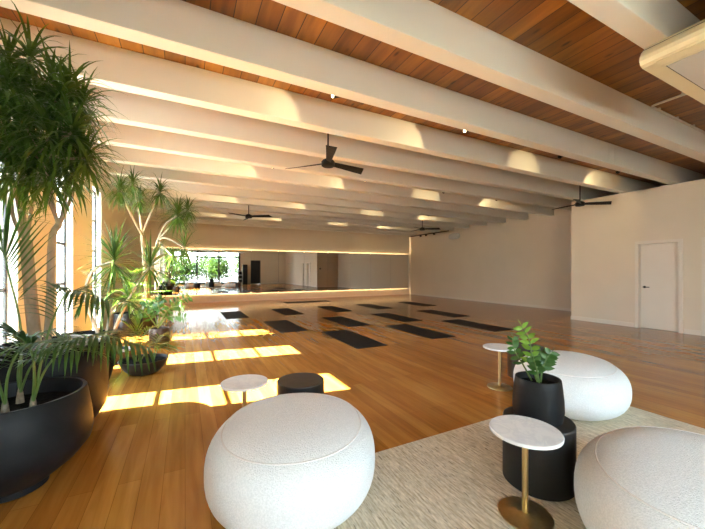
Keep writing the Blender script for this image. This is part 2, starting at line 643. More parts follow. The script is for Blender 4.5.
# doors in the partition
def white_door(name, y0, y1, h, knob_side):
    d = struct(name, B(XP + .075, XP + .115, y0 + .004, y1 - .004, .006, h - .004), 'trim')
    bmf = bmesh.new()
    for a, b, z0, z1 in ((y0 - .07, y0, 0, h + .07), (y1, y1 + .07, 0, h + .07), (y0, y1, h, h + .07)):
        box(bmf, XP - .028, XP + .002, a, b, z0, z1)
    box(bmf, XP + .002, XP + .10, y0 - .01, y0 + .002, 0, h)
    box(bmf, XP + .002, XP + .10, y1 - .002, y1 + .01, 0, h)
    box(bmf, XP + .002, XP + .10, y0, y1, h - .002, h + .01)
    obj('door_frame', bmf, 'trim', d)
    hb = bmesh.new()
    ky = y1 - .085 if knob_side > 0 else y0 + .085
    tube(hb, [(XP + .075, ky, 1.0), (XP + .065, ky, 1.0)], .028, n=16)
    tube(hb, [(XP + .066, ky, 1.0), (XP - .005, ky, 1.0)], .010, n=10)
    tube(hb, [(XP - .005, ky + .01, 1.0), (XP - .008, ky - .12 * knob_side, 1.0)], .010, n=10)
    obj('door_handle', hb, 'fan', d, 'auto')
white_door('door_1', *D1, 1)
white_door('door_2', *D2_, -1)
d3 = struct('door_3', B(DDX[0] + .004, DDX[1] - .004, YF - .1, YF - .05, .006, DDX[2] - .004), 'dark_door')
bmf = bmesh.new()
box(bmf, DDX[0] - .05, DDX[0] + .002, YF - .12, YF + .015, 0, DDX[2] + .05)
box(bmf, DDX[1] - .002, DDX[1] + .05, YF - .12, YF + .015, 0, DDX[2] + .05)
box(bmf, DDX[0], DDX[1], YF - .12, YF + .015, DDX[2] - .002, DDX[2] + .05)
obj('door_frame', bmf, 'dark_door', d3)

# the tall slot windows in the left wall
for i, (a, b) in enumerate(LEFT_WIN):
    bmf = bmesh.new()
    x0, x1, f = XL - .105, XL - .085, .03
    box(bmf, x0, x1, a, a + f, WZ0, WZ1)
    box(bmf, x0, x1, b - f, b, WZ0, WZ1)
    for z in (WZ0, WZ1 - f):
        box(bmf, x0, x1, a + f, b - f, z, z + f)
    for z in (1.2, 1.8, 2.4):
        box(bmf, x0 + .005, x1 - .005, a + f, b - f, z - .022, z + .022)
    wn = struct('window_%d' % (i + 1), bmf, 'frame')
    bj = bmesh.new()
    for q in ((a - .001, a + .006), (b - .006, b + .001)):
        box(bj, XL - .085, XL + .001, q[0], q[1], WZ0, WZ1)
    box(bj, XL - .085, XL + .001, a, b, WZ1 - .006, WZ1 + .001)
    box(bj, XL - .085, XL + .012, a - .01, b + .01, WZ0 - .001, WZ0 + .015)
    obj('reveal', bj, 'trim', wn)
    obj('glass_pane', B(XL - .098, XL - .094, a + f, b - f, WZ0 + f, WZ1 - f), 'glass', wn)
# the big steel window behind the camera
bmf = bmesh.new()
y0, y1 = YF - .13, YF - .06
mx_ = [FX0, -.95 + .0, 1.1, 3.14, FX1 - .07]
for x in (FX0, 1.1, 3.07, FX1 - .16):
    box(bmf, x, x + .16, y0, y1, FZ0, FZ1)
for z in (FZ0, 2.64, FZ1 - .14):
    box(bmf, FX0 + .07, FX1 - .07, y0 + .01, y1 - .01, z, z + .14)
for x in (0.05, 2.0, 3.75):
    box(bmf, x, x + .05, y0 + .015, y1 - .015, 2.79, FZ1 - .07)
wf = struct('window_4', bmf, 'frame')
obj('glass_pane', B(FX0 + .02, FX1 - .02, YF - .098, YF - .092, FZ0 + .02, FZ1 - .02), 'glass', wf)

# ground, garden railing and trees outside
struct('ground', B(-45, 45, -45, 45, -.5, -.13), 'concrete')
rl = thing('balcony_railing', 'dark metal balcony railing outside the big window', 'railing', (0, -6.2, -.13))
obj('top_rail', B(-4, 8, -.03, .03, 1.02, 1.07), 'frame', rl)
obj('bottom_rail', B(-4, 8, -.02, .02, .12, .15), 'frame', rl)
for i in range(7):
    obj('post', B(-4 + 2 * i - .03, -4 + 2 * i + .03, -.03, .03, 0, 1.02), 'frame', rl)
bal = None
for i in range(90):
    x = -3.93 + i * .1325
    if bal is None:
        bal = obj('baluster', B(-.009, .009, -.009, .009, .15, 1.02), 'frame', rl, loc=(x, 0, 0))
    else:
        c = bal.copy(); C.objects.link(c); c.parent = rl; c.location = (x, 0, 0)
rng = random.Random(3)
def garden_tree(x, y, h, r, label, dens=520):
    t = thing('garden_tree', label, 'tree', (x, y, -.13), 0, 'trees beyond the railing')
    obj('trunk', T(smooth_path([(0, 0, -.1), (rng.uniform(-.1, .1), .05, h * .4), (rng.uniform(-.2, .2), 0, h * .8)], 4), .09, .04, 8), 'trunk', t, 'auto')
    bm = bmesh.new()
    for i in range(dens * 3):
        v = Vector((rng.gauss(0, .5), rng.gauss(0, .5), rng.gauss(0, .5)))
        if v.length > 1.1: v = v.normalized() * rng.uniform(.6, 1.05)
        p = Vector((v.x * r, v.y * r, h * .52 + v.z * h * .46))
        blade(bm, p, (rng.uniform(-1, 1), rng.uniform(-1, 1), rng.uniform(-.4, .8)), rng.uniform(.25, .5), rng.uniform(.12, .2), .6, 3, .2, .4)
    obj('foliage', bm, 'crown', t, 'leaf')
garden_tree(-3.4, -8.9, 3.2, 1.45, 'bushy garden tree farthest left in the window view, close behind the railing', 700)
garden_tree(.1, -9.3, 2.9, 1.45, 'rounded garden tree close behind the railing, left of the window mullion', 700)
garden_tree(3.6, -8.9, 3.3, 1.45, 'tall garden tree close behind the railing near the black speakers', 700)
garden_tree(7.1, -9.3, 3.1, 1.45, 'large garden tree close behind the right end of the railing', 700)
garden_tree(-2.2, -13.4, 3.9, 2.0, 'broad tree in the second row of the garden, far left', 900)
garden_tree(2.6, -13.8, 3.6, 2.0, 'broad tree in the second row of the garden, in the middle', 900)
garden_tree(7.4, -13.4, 4.0, 2.0, 'broad tree in the second row of the garden, far right', 900)
# ------------------------------------------------------------------ mirror wall and its lights
MW = thing('wall_mirror', 'long frameless mirror of joined panels along the back wall', 'mirror', (XL + .06, YB - .075, 0), .004)
px0 = 0.0
joints = [0.0]
xj = XR - .14
cuts = []
while xj > XL + .3:
    cuts.append(xj); xj -= 1.28
cuts = [XL + .06] + sorted(cuts)
for a, b in zip(cuts, cuts[1:]):
    obj('mirror_panel', B(a - XL - .06 + .003, b - XL - .06 - .003, 0, .006, .36, 2.33), 'mirror', MW)
obj('backing', B(.03, cuts[-1] - XL - .09, .006, .03, .42, 2.27), 'darkline', MW)
def led(name_label, a, m='led', cat='light strip'):
    o = obj('light_strip', B(*a), m)
    return tag(o, name_label, cat, 'warm light strips around the mirror')
led('warm glowing light strip above the mirror on the back wall', (XL + .05, XR - .16, YB - .022, YB - .002, 2.30, 2.32))
led('warm glowing light strip below the mirror on the back wall', (XL + .05, XR - .16, YB - .022, YB - .002, .37, .39))
led('upright warm light strip in the corner above the mirror end', (XR - .03, XR - .016, YB - .022, YB - .002, 2.36, 3.37), 'led_soft')
led('short upright warm light strip in the corner below the mirror', (XR - .03, XR - .016, YB - .022, YB - .002, .09, .33), 'led_soft')

# ------------------------------------------------------------------ ceiling spots
def spot_thing(x, y, label):
    t = thing('ceiling_spotlight', label, 'spotlight', (x, y, 3.45), 0, 'small black ceiling spotlights')
    ax = Vector((-.9, -.08, -.42) if x < 5 else (.15, .80, -.50)).normalized()
    b = bmesh.new()
    tube(b, [-ax * .05, ax * .05], .033, n=16)
    obj('body', b, 'fan', t, 'auto')
    b = bmesh.new()
    tube(b, [ax * .0505, ax * .053], .022, n=16)
    obj('lens', b, 'lens', t)
    b = bmesh.new()
    tube(b, [(0, 0, .02), (0, 0, CZ - 3.45 - .012)], .008, n=8)
    tube(b, [(0, 0, CZ - 3.45 - .014), (0, 0, CZ - 3.45)], .04, n=16)
    obj('mount', b, 'fan', t, 'auto')
    l = bpy.data.lights.new('spot_lamp', 'SPOT')
    l.energy = SPOT_W * (1 if x < 5 else .5 if x < 7 else 1.1)
    l.color = (1.0, .76, .38)
    l.spot_size = math.radians(82)
    l.spot_blend = .3
    l.shadow_soft_size = .03
    o = bpy.data.objects.new('spot_lamp', l)
    C.objects.link(o)
    o.parent = t
    o.location = ax * .06
    o.rotation_euler = Vector((-.75, .65, -.15) if x < 5 else (0, 1, -.12) if x < 7 else (.62, .72, -.30)).to_track_quat('-Z', 'Y').to_euler()
XS = [1.57, 3.66, 5.96, 7.95]
col_words = ['leftmost', 'second from left', 'third from left', 'rightmost']
row_words = ['nearest', 'second', 'third', 'farthest']
for r_, k in enumerate((0, 3, 6, 9)):
    y = 3.22 + .985 * k + .17 + .10
    for c_, x in enumerate(XS):
        spot_thing(x, y, 'small black ceiling spotlight, %s in the %s row behind a white beam' % (col_words[c_], row_words[r_]))

# ------------------------------------------------------------------ ceiling fans
def fan(x, y, a0, label, first=[None]):
    if first[0]:
        o = dup(first[0], (x, y, 3.11), a0, label)
        return o
    t = thing('ceiling_fan', label, 'fan', (x, y, 3.11), a0, 'black three-blade ceiling fans')
    first[0] = t
    obj('rod', T([(0, 0, .06), (0, 0, CZ - 3.11 - .03)], .013, n=12), 'fan', t, 'auto')
    obj('canopy', L([(0, CZ - 3.11), (.06, CZ - 3.11), (.06, CZ - 3.11 - .03), (.02, CZ - 3.11 - .06), (0, CZ - 3.11 - .06)], n=24), 'fan', t, 'auto')
    obj('motor', L([(0, -.06), (.09, -.06), (.104, -.05), (.106, .015), (.085, .04), (.03, .065), (0, .065)], n=28), 'fan', t, 'auto')
    for k in range(3):
        a = k * 2 * PI / 3
        b = bmesh.new()
        rows = []
        for i in range(7):
            q = i / 6
            r = .08 + q * .63
            half = .04 + .04 * q
            tilt = -math.radians(30 - 12 * q)
            row = []
            for sgn in (-1, 1):
                for th in (-.004, .004):
                    row.append(b.verts.new((r + (.035 * sgn if i == 6 else 0), sgn * half * math.cos(tilt) - th * math.sin(tilt), sgn * half * math.sin(tilt) + th * math.cos(tilt) - .005)))
            rows.append(row)
        for A, Bq in zip(rows, rows[1:]):
            for u, v in ((0, 1), (1, 3), (3, 2), (2, 0)):
                b.faces.new((A[u], A[v], Bq[v], Bq[u]))
        b.faces.new((rows[0][0], rows[0][2], rows[0][3], rows[0][1]))
        b.faces.new((rows[-1][0], rows[-1][1], rows[-1][3], rows[-1][2]))
        o = obj('blade', b, 'fan', t)
        o.rotation_euler = (0, 0, a)
    return t
fan(2.02, 4.80, math.radians(11), 'largest black ceiling fan, nearest, hanging over the middle of the floor')
fan(1.78, 10.65, math.radians(88), 'small distant black ceiling fan above the left end of the mirror')
fan(8.67, 10.65, math.radians(86), 'small distant black ceiling fan by the corner of the right wall')
fan(9.0, 4.80, math.radians(82), 'black ceiling fan close to the partition wall above its edge')

# ------------------------------------------------------------------ yoga mats
def yoga_mat(x, y, lx, ly, label, rotz=0):
    b = B(-lx / 2, lx / 2, -ly / 2, ly / 2, 0, .007, bev=.002)
    o = obj('yoga_mat', b, 'mat_rubber', loc=(x, y, 0))
    o.rotation_euler = (0, 0, rotz)
    return tag(o, label, 'yoga mat', 'black yoga mats on the timber floor')
rows = [('front row of three', 6.06, [3.06, 4.80, 6.64]), ('middle row of four', 8.2, [2.22, 3.92, 5.61, 7.46]), ('back row of five', 10.95, [1.37, 3.08, 4.83, 6.54, 8.62])]
nth = ['first', 'second', 'third', 'fourth', 'fifth']
for rn, y, xs in rows:
    for i, x in enumerate(xs):
        yoga_mat(x, y + random.uniform(-.05, .05), .64, 1.78, 'black yoga mat, %s from the left in the %s' % (nth[i], rn), random.uniform(-.01, .01))
yoga_mat(4.85, 13.9, 2.0, .62, 'black yoga mat lying crosswise below the mirror, apart from the rows')

# ------------------------------------------------------------------ rug and lounge furniture
RUG = .012
rg = obj('area_rug', B(.72, 4.06, -1.2, 2.14, 0, RUG, bev=.004), 'rug')
tag(rg, 'beige flecked woven jute rug under the white ottomans', 'rug')

def ottoman(x, y, rx, ry, rot, H, n, rt, label):
    t = thing('ottoman', label, 'ottoman', (x, y, RUG), rot, 'white boucle ottomans')
    m_ = rt
    pr = [(0, 0)]
    for i in range(12):
        th = PI / 2 * (1 - i / 12)
        pr.append((.62 + .38 * math.cos(th) ** (2 / 2.3), (.44 - .44 * math.sin(th) ** (2 / 2.3)) * H))
    for i in range(19):
        th = PI / 2 * i / 18
        pr.append((max(math.cos(th), 0) ** (2 / m_) if i < 18 else 0, (.44 + .56 * math.sin(th) ** (2 / m_)) * H))
    body = obj('body', L(pr, n=72, sx_=rx, sy_=ry, power=n), 'boucle', t, True)
    ts = math.asin(((.86 - .44) / .56) ** (m_ / 2))
    zr = .86 * H
    rr = math.cos(ts) ** (2 / m_) + .001
    b = bmesh.new()
    pts = []
    for i in range(73):
        a = 2 * PI * i / 72
        ca, sa = math.cos(a), math.sin(a)
        e = 2 / n
        pts.append((math.copysign(abs(ca) ** e, ca) * rx * rr, math.copysign(abs(sa) ** e, sa) * ry * rr, zr))
    tube(b, pts, .0045, n=6, cap=False)
    obj('piping', b, 'piping', t, True)
ottoman(.628, 2.06, .521, .58, -.384, .48, 2.1, 2.9, 'white boucle ottoman standing alone at the left corner of the rug')
ottoman(2.28, .66, .656, .504, .199, .453, 2.03, 2.8, 'white boucle ottoman nearest the camera beside the brass side table')
ottoman(3.628, 2.054, .679, .518, .484, .478, 2.02, 2.54, 'white boucle ottoman behind the potted plant at the far edge of the rug')

def side_table(x, y, z, label, first=[None]):
    if first[0]:
        return dup(first[0], (x, y, z), random.uniform(0, 6), label)
    t = thing('side_table', label, 'side table', (x, y, z), 0, 'round marble side tables')
    first[0] = t
    obj('tabletop', L([(0, .465), (.178, .465), (.187, .47), (.188, .482), (.184, .487), (0, .487)], n=64), 'marble', t, 'auto')
    obj('stem', L([(0, .012), (.0165, .012), (.0165, .465), (0, .465)], n=20), 'brass', t, 'auto')
    obj('base', L([(0, 0), (.140, 0), (.142, .004), (.140, .009), (.03, .014), (.0165, .022), (0, .022)], n=56), 'brass', t, 'auto')
side_table(1.718, 1.206, RUG, 'marble side table with brass stem standing on the rug in front of the black drum')
side_table(3.36, 2.69, 0, 'marble side table with brass stem on bare timber beside the brown drum')
side_table(.435, 2.80, 0, 'marble side table behind the left ottoman, in the strip of sunlight')

def drum(x, y, z, m, label):
    t = thing('drum_table', label, 'drum table', (x, y, z), 0, 'black drum tables')
    obj('body', L([(0, 0), (.205, 0), (.212, .006), (.212, .395), (0, .395)], n=64), m, t, 'auto')
    obj('tabletop', L([(0, .395), (.212, .395), (.212, .402), (.208, .408), (0, .408)], n=64), 'blacktop', t, 'auto')
drum(2.08, 1.37, RUG, 'black', 'black drum table on the rug carrying a potted plant')
drum(.935, 2.86, 0, 'black', 'black drum table behind the left ottoman, empty on top')
drum(3.99, 2.80, 0, 'bronze', 'dark brown drum table behind the far ottoman')

def pot_mesh(parent, prof, m='pot', n=56, wall=.02, soil_drop=.05, sx_=1, sy_=1):
    """prof: outer (r,z) from the base centre up to the rim"""
    top_r, top_z = prof[-1]
    inner = [(top_r - wall * .2, top_z + wall * .25), (top_r - wall * .8, top_z + wall * .2), (top_r - wall, top_z - .01), (top_r - wall - .004, top_z - soil_drop - .02), (0, top_z - soil_drop - .02)]
    obj('pot', L([(0, prof[0][1])] + prof + inner, n=n, sx_=sx_, sy_=sy_), m, parent, 'auto')
    b = L([(0, top_z - soil_drop + .006), ((top_r - wall) * .5, top_z - soil_drop + .004), (top_r - wall - .001, top_z - soil_drop - .004), (top_r - wall - .003, top_z - soil_drop - .018), (0, top_z - soil_drop - .018)], n=n, sx_=sx_, sy_=sy_)
    obj('soil', b, 'soil', parent, 'auto')

# ZZ plant on the drum
t = thing('potted_plant', 'small glossy-leaved plant in a black pot on the drum table', 'potted plant', (2.08, 1.37, RUG + .408))
pot_mesh(t, [(.125, 0), (.142, .01), (.152, .07), (.150, .14), (.142, .22), (.135, .27)], wall=.013, soil_drop=.035)
rng = random.Random(11)
R_, F_ = Vector((CY, -SY, 0)), Vector((SY, CY, 0))       # right and forward seen from the seating side
def rel(a, b, z): return R_ * a + F_ * b + Vector((0, 0, z))
for p, ll, n_, mt in (([(.0, 0, .235), (-.04, 0, .36), (-.05, 0, .50), (-.11, 0, .615)], .095, 7, 'leaf_zz_young'),
                      ([(-.02, .03, .235), (-.07, .05, .34), (-.13, .05, .44), (-.15, .04, .53)], .08, 6, 'leaf_zz'),
                      ([(.02, 0, .235), (.03, 0, .32), (.05, -.01, .39), (.075, -.02, .44)], .095, 6, 'leaf_zz'),
                      ([(.0, -.02, .235), (-.02, -.04, .30), (-.04, -.05, .36), (-.06, -.06, .41)], .09, 5, 'leaf_zz'),
                      ([(.01, .02, .235), (.01, .03, .30), (.02, .05, .38), (.05, .05, .43)], .08, 5, 'leaf_zz')):
    zz_stem(t, [rel(*q) for q in p], ll * .85, .034, n_, mt, .006, rng)

# ------------------------------------------------------------------ air conditioner and pipe
ac = thing('air_conditioner', 'cream ceiling air conditioner at the top right corner', 'air conditioner', (3.20, 0, 3.01))
# profile in XZ, extruded in Y
def extr(prof, y0, y1):
    b = bmesh.new()
    A = [b.verts.new((x, y0, z)) for x, z in prof]
    Bq = [b.verts.new((x, y1, z)) for x, z in prof]
    n = len(prof)
    for i in range(n):
        j = (i + 1) % n
        b.faces.new((A[i], A[j], Bq[j], Bq[i]))
    b.faces.new(A[::-1]); b.faces.new(Bq)
    return b
obj('casing', extr([(.05, .0), (.016, .012), (.0, .04), (.004, .075), (.03, .115), (.10, .18), (.22, .25), (.34, .305), (1.75, .305), (1.75, .0)], -.25, 1.27), 'cream', ac)
obj('seam', extr([(.062, .148), (.067, .144), (.073, .149), (.068, .153)], -.251, 1.2715), 'darkline', ac)
obj('louver', extr([(.035, .001), (.03, -.006), (.10, -.012), (.16, -.004), (.16, .001)], -.20, 1.18), 'cream', ac)
obj('grille_panel', B(.17, 1.70, -.20, 1.16, -.006, .001, bev=.002), 'greyp', ac)
obj('panel_gap', B(.165, 1.705, 1.161, 1.166, -.003, .001), 'darkline', ac)
b = bmesh.new()
box(b, 1.02 - .20, 1.04 - .20, 1.02, 1.08, -.0085, -.0062)
box(b, .84, .88, 1.02, 1.03, -.0085, -.0062)
box(b, .84, .85, 1.045, 1.055, -.0085, -.0062)
obj('badge', b, 'darkline', ac)
cp = thing('conduit_pipe', 'pale conduit pipe clipped under the boards near the air conditioner', 'pipe', (5.88, 2.205, CZ - .03))
obj('pipe', T([(0, -1.2, 0), (0, -.06, 0), (.02, -.015, 0), (.06, 0, 0), (3.9, 0, 0)], .016, n=10), 'pipe', cp, 'auto')
for x, y in ((0, -.9), (0, -.35), (.25, 0), (.85, 0), (1.45, 0), (2.1, 0), (2.8, 0), (3.5, 0)):
    obj('clip', B(x - .02, x + .02, y - .02, y + .02, .012, .03), 'pipe', cp)

# ------------------------------------------------------------------ bits on the right wall
tk = thing('track_light', 'black track light under the beams along the right wall by the corner', 'track light', (XR - .22, 13.8, 3.335))
obj('track', B(-.02, .02, -1.6, 1.6, 0, .045), 'fan', tk)
for q in (-.55, .1, .55):
    hb = bmesh.new()
    tube(hb, [(0, q, 0), (0, q, -.03)], .012, n=8)
    tube(hb, [(.03, q, -.035), (-.06, q, -.05)], .035, n=12)
    obj('lamp_head', hb, 'fan', tk, 'auto')
sp = obj('wall_oval', L([(0, 0), (.9, 0), (1, .03), (1, .09), (.85, .12), (0, .125)], n=40, sx_=.36, sy_=.15, power=2.6), 'greyp', None, 'auto')  # flattened grey oval set against the right wall
sp.rotation_euler = (PI / 2, 0, -PI / 2)
sp.location = (XR, 12.0, 3.08)
tag(sp, 'flat grey oval high on the right wall', 'speaker')
tt = thing('thermostat', 'small black thermostat on the end of the partition wall', 'thermostat', (XP + .28, YP, 1.55))
obj('plate', B(-.08, .08, 0, .012, -.07, .07, bev=.003), 'greyp', tt)
obj('screen', B(-.06, .06, .012, .02, -.05, .05), 'fan', tt)
for z, lb in ((1.42, 'uppermost white switch at the edge of the partition end'), (1.30, 'middle white switch at the edge of the partition end'), (1.12, 'lowest white switch at the edge of the partition end')):
    sw = thing('wall_switch', lb, 'switch', (XP + .10, YP, z), 0, 'switches on the partition end')
    obj('plate', B(-.04, .04, 0, .010, -.055, .055, bev=.003), 'trim', sw)
    obj('rocker', B(-.015, .015, .010, .022, -.025, .025), 'fan', sw)
cr = thing('coat_rail', 'row of coat hooks on the partition wall seen in the mirror', 'coat rail', (XP, -2.2, 2.1))
obj('rail', B(-.015, 0, -1.1, 1.1, -.03, .03), 'trim', cr)
for i in range(5):
    hb = bmesh.new()
    tube(hb, [(-.015, -.9 + .45 * i, 0), (-.06, -.9 + .45 * i, 0), (-.075, -.9 + .45 * i, .03)], .012, n=8)
    obj('hook', hb, 'fan', cr, 'auto')
# speaker towers by the big window
st = thing('speaker_tower', 'tall black loudspeaker tower between the big window and the black door', 'speaker', (5.55, -3.45, 0))
obj('cabinet', B(-.22, .22, -.25, .25, 0, 2.0, bev=.01), 'black', st)
for z in (.45, 1.0, 1.55):
    obj('cone', L([(0, 0), (.15, 0), (.15, .02), (.05, .01), (0, .012)], n=24), 'speaker', st, 'auto', loc=(0, .25, z)).rotation_euler = (-PI / 2, 0, 0)
st = thing('equipment_rack', 'grey equipment rack with black units beside the speaker tower', 'rack', (5.05, -3.30, 0))
obj('frame', B(-.2, .2, -.2, .2, 0, 1.45, bev=.01), 'steel', st)
for z in (.2, .6, 1.0):
    obj('unit', B(-.17, .17, .2, .215, z, z + .28, bev=.004), 'speaker', st)

# ------------------------------------------------------------------ the planters along the left wall
POT_GROUP = 'black planters along the left wall'
def planter(name, loc, label, prof, m='pot', cat='potted plant', **k):
    t = thing(name, label, cat, loc, 0, POT_GROUP)
    pot_mesh(t, prof, m, **k)
    return t
# nearest bowl with a kentia palm
p1 = (-.975, 2.86, 0)
t1 = planter('potted_palm', p1, 'nearest black footed bowl by the camera, planted with a feathery palm',
             [(.15, 0), (.165, .01), (.165, .045), (.19, .06), (.315, .16), (.385, .25), (.40, .32), (.39, .44), (.365, .595)], wall=.03, soil_drop=.09)
rng = random.Random(5)
O1 = Vector(p1)
for px in ((-0.849, 2.737, 0.525), (-0.981, 2.749, 0.498), (-0.989, 2.978, 0.515)):
    b_ = at(*px) - O1
    b_.z = .505
    bm = bmesh.new()
    lathe(bm, [(0, -.02), (.024, -.02), (.021, .03), (.015, .08), (.010, .11), (0, .11)], n=10, c=b_)
    obj('crown_root', bm, 'root', t1, 'auto')
base_a, base_b, base_c = at(-0.849, 2.737, 0.563) - O1, at(-0.981, 2.749, 0.535) - O1, at(-0.989, 2.978, 0.542) - O1
for q in (base_a, base_b, base_c): q.z = .575
def FR(base, px, ll, lw, n, **k):
    frond(t1, [base] + [at(*q) - O1 for q in px], ll, lw, n, 'leaf_palm', rng=rng, **k)
FR(base_c, [(-0.961, 2.907, 1.009), (-1.055, 3.011, 1.370), (-1.097, 3.033, 1.538), (-1.166, 3.012, 1.627)], 0.56, 0.019, 21, droop=.25, start=.35, spread=.55)
FR(base_a, [(-0.763, 2.637, 0.944), (-0.691, 2.578, 1.161), (-0.601, 2.498, 1.278), (-0.399, 2.339, 1.229)], 0.36, 0.020, 22, droop=.9, start=.4)
FR(base_a, [(-0.749, 2.574, 0.795), (-0.616, 2.450, 0.956), (-0.429, 2.298, 1.035), (-0.172, 2.110, 0.973)], 0.32, 0.019, 24, droop=1.1, start=.35)
FR(base_a, [(-0.802, 2.601, 0.819), (-0.813, 2.550, 0.967), (-0.882, 2.530, 1.035), (-1.054, 2.562, 0.962)], 0.32, 0.018, 21, droop=1.0, start=.35)
FR(base_b, [(-0.994, 2.699, 0.747), (-1.020, 2.656, 0.938), (-1.113, 2.704, 1.025), (-1.235, 2.710, 0.979)], 0.32, 0.018, 18, droop=1.0)
FR(base_b, [(-0.916, 2.603, 0.793), (-0.832, 2.504, 0.939), (-0.687, 2.373, 1.006), (-0.501, 2.222, 0.964)], 0.27, 0.016, 21, droop=1.2)
FR(base_c, [(-0.876, 2.807, 0.793), (-0.761, 2.749, 0.877), (-0.573, 2.652, 0.954), (-0.375, 2.495, 0.933)], 0.27, 0.016, 21, droop=1.0)
FR(base_c, [(-1.001, 2.984, 0.717), (-0.981, 3.030, 0.887), (-0.859, 3.023, 0.967), (-0.721, 2.953, 0.946)], 0.25, 0.015, 18, droop=1.0)

# large drum planter with the tall dracaena tree
p2 = (-1.03, 3.67, 0)
O2 = Vector(p2)
t2 = planter('potted_dracaena', p2, 'big black planter with the tall bushy dracaena tree reaching the ceiling beams',
             [(.24, 0), (.26, .02), (.32, .09), (.385, .20), (.405, .32), (.405, .58), (.40, .77)], wall=.03, soil_drop=.08)
rng = random.Random(21)
def branch(t, O, px, r0, r1, m='bark'):
    pts = smooth_path([at(*q) - O for q in px], 5)
    b = pts[0].copy()
    o = obj('branch', T([p - b for p in pts], r0, r1, 9), m, t, 'auto', loc=b)
    return pts[-1]
def head(t, O, px, n, ln, wd, droop, m='leaf', elev=(-.7, 1.35), axis=(0, 0, 1), seg=6):
    p = at(*px) - O
    p.x = max(p.x, (-1.13 if O.y < 4 else -1.0) - O.x) if abs(O.y - 5.12) > .1 else p.x
    return obj('leaf_cluster', rosette(n, ln, wd, droop, elev, axis=axis, seg=seg, rng=rng), m, t, 'leaf', loc=p)
bs = (-1.117, 3.661, 0.748)
branch(t2, O2, [bs, (-1.142, 3.640, 1.155), (-1.161, 3.605, 1.650)], .045, .040)
branch(t2, O2, [(-1.061, 3.711, 0.749), (-1.030, 3.673, 1.147), (-1.001, 3.612, 1.657), (-0.941, 3.560, 1.790)], .030, .024)
FK = (-1.161, 3.605, 1.634)
for e, mid in (((-1.133, 3.220, 2.266), (-1.183, 3.526, 1.921)), ((-1.133, 3.444, 2.496), (-1.155, 3.512, 2.040)), ((-0.909, 3.049, 2.248), (-1.138, 3.649, 1.947)), ((-1.226, 3.548, 2.199), (-1.219, 3.544, 1.841))):
    branch(t2, O2, [FK, mid, e], .016, .010)
FK2 = (-0.941, 3.560, 1.781)
for e, mid in (((-0.811, 3.223, 2.321), (-0.843, 3.352, 2.000)), ((-0.994, 3.541, 2.271), (-0.943, 3.403, 1.961)), ((-0.744, 3.302, 2.239), (-0.815, 3.338, 1.961)), ((-1.062, 3.520, 2.458), (-1.045, 3.545, 2.142))):
    branch(t2, O2, [FK2, mid, e], .014, .009)
heads = [(-1.133, 3.220, 2.898), (-0.972, 3.081, 2.895), (-0.852, 3.076, 2.740), (-0.752, 3.081, 2.739), (-1.056, 3.146, 2.666), (-0.917, 3.075, 2.581), (-0.821, 3.173, 2.588), (-0.702, 3.168, 2.673), (-1.147, 3.171, 2.473),
         (-0.984, 3.053, 2.403), (-0.828, 2.951, 2.339), (-0.709, 2.946, 2.374), (-1.094, 3.166, 2.283), (-0.942, 3.088, 2.212), (-0.818, 3.114, 2.226), (-0.701, 3.111, 2.303), (-1.159, 3.233, 2.122), (-1.053, 3.235, 2.101), (-0.865, 3.082, 2.065), (-0.786, 3.266, 2.168), (-0.648, 3.028, 2.226), (-1.159, 3.177, 2.684), (-1.245, 3.243, 2.397), (-0.791, 3.011, 2.624)]
for px in heads:
    head(t2, O2, px, 64, .33, .020, 1.5, elev=(-.9, 1.3))
for px in ((-1.063, 3.465, 1.817), (-1.070, 3.412, 1.911)):
    head(t2, O2, px, 14, .16, .016, .9, 'leaf_bright', elev=(-.2, 1.0))
# a short twig joins every cluster to the wood
tw = bmesh.new()
ends = [at(-1.133, 3.220, 2.266), at(-1.133, 3.444, 2.496), at(-0.909, 3.049, 2.248), at(-1.226, 3.548, 2.199), at(-0.811, 3.223, 2.321), at(-0.994, 3.541, 2.271), at(-0.744, 3.302, 2.239), at(-1.062, 3.520, 2.458)]
for px in heads:
    p = at(*px)
    e = min(ends, key=lambda q: (q - p).length)
    tube(tw, smooth_path([e - O2, e.lerp(p, .5) - O2 + Vector((0, 0, -.03)), p - O2], 3), .011, .009, 6)
obj('twigs', tw, 'bark', t2, 'auto')

# third planter: spiky dracaena and soft palm
p3 = (-1.08, 5.12, 0)
O3 = Vector(p3)
t3 = planter('potted_dracaena', p3, 'tapered black planter behind the bushy tree, holding spiky long-leaved dracaena rosettes',
             [(.20, 0), (.22, .01), (.27, .18), (.31, .40), (.335, .60)], wall=.025, soil_drop=.06)
rng = random.Random(8)
for px, mid, hd, n_, ln in (((-0.927, 4.968, 0.574), [(-1.066, 4.983, 1.044), (-0.989, 4.887, 1.382)], (-0.745, 4.762, 1.525), 80, .50), ((-0.827, 5.085, 0.569), [(-0.638, 4.932, 1.030)], (-0.388, 4.748, 1.456), 60, .40), ((-0.905, 5.181, 0.533), [(-0.856, 5.269, 0.881)], (-0.638, 4.932, 1.030), 30, .28)):
    branch(t3, O3, [px] + mid + [hd], .022, .014)
    head(t3, O3, hd, n_, ln, .026, .75, 'leaf_spike', elev=(-1.0, 1.45))
def FR3(t, O, base, px, ll, lw, n, m, **k):
    frond(t, [at(*base) - O] + [at(*q) - O for q in px], ll, lw, n, m, rng=rng, **k)
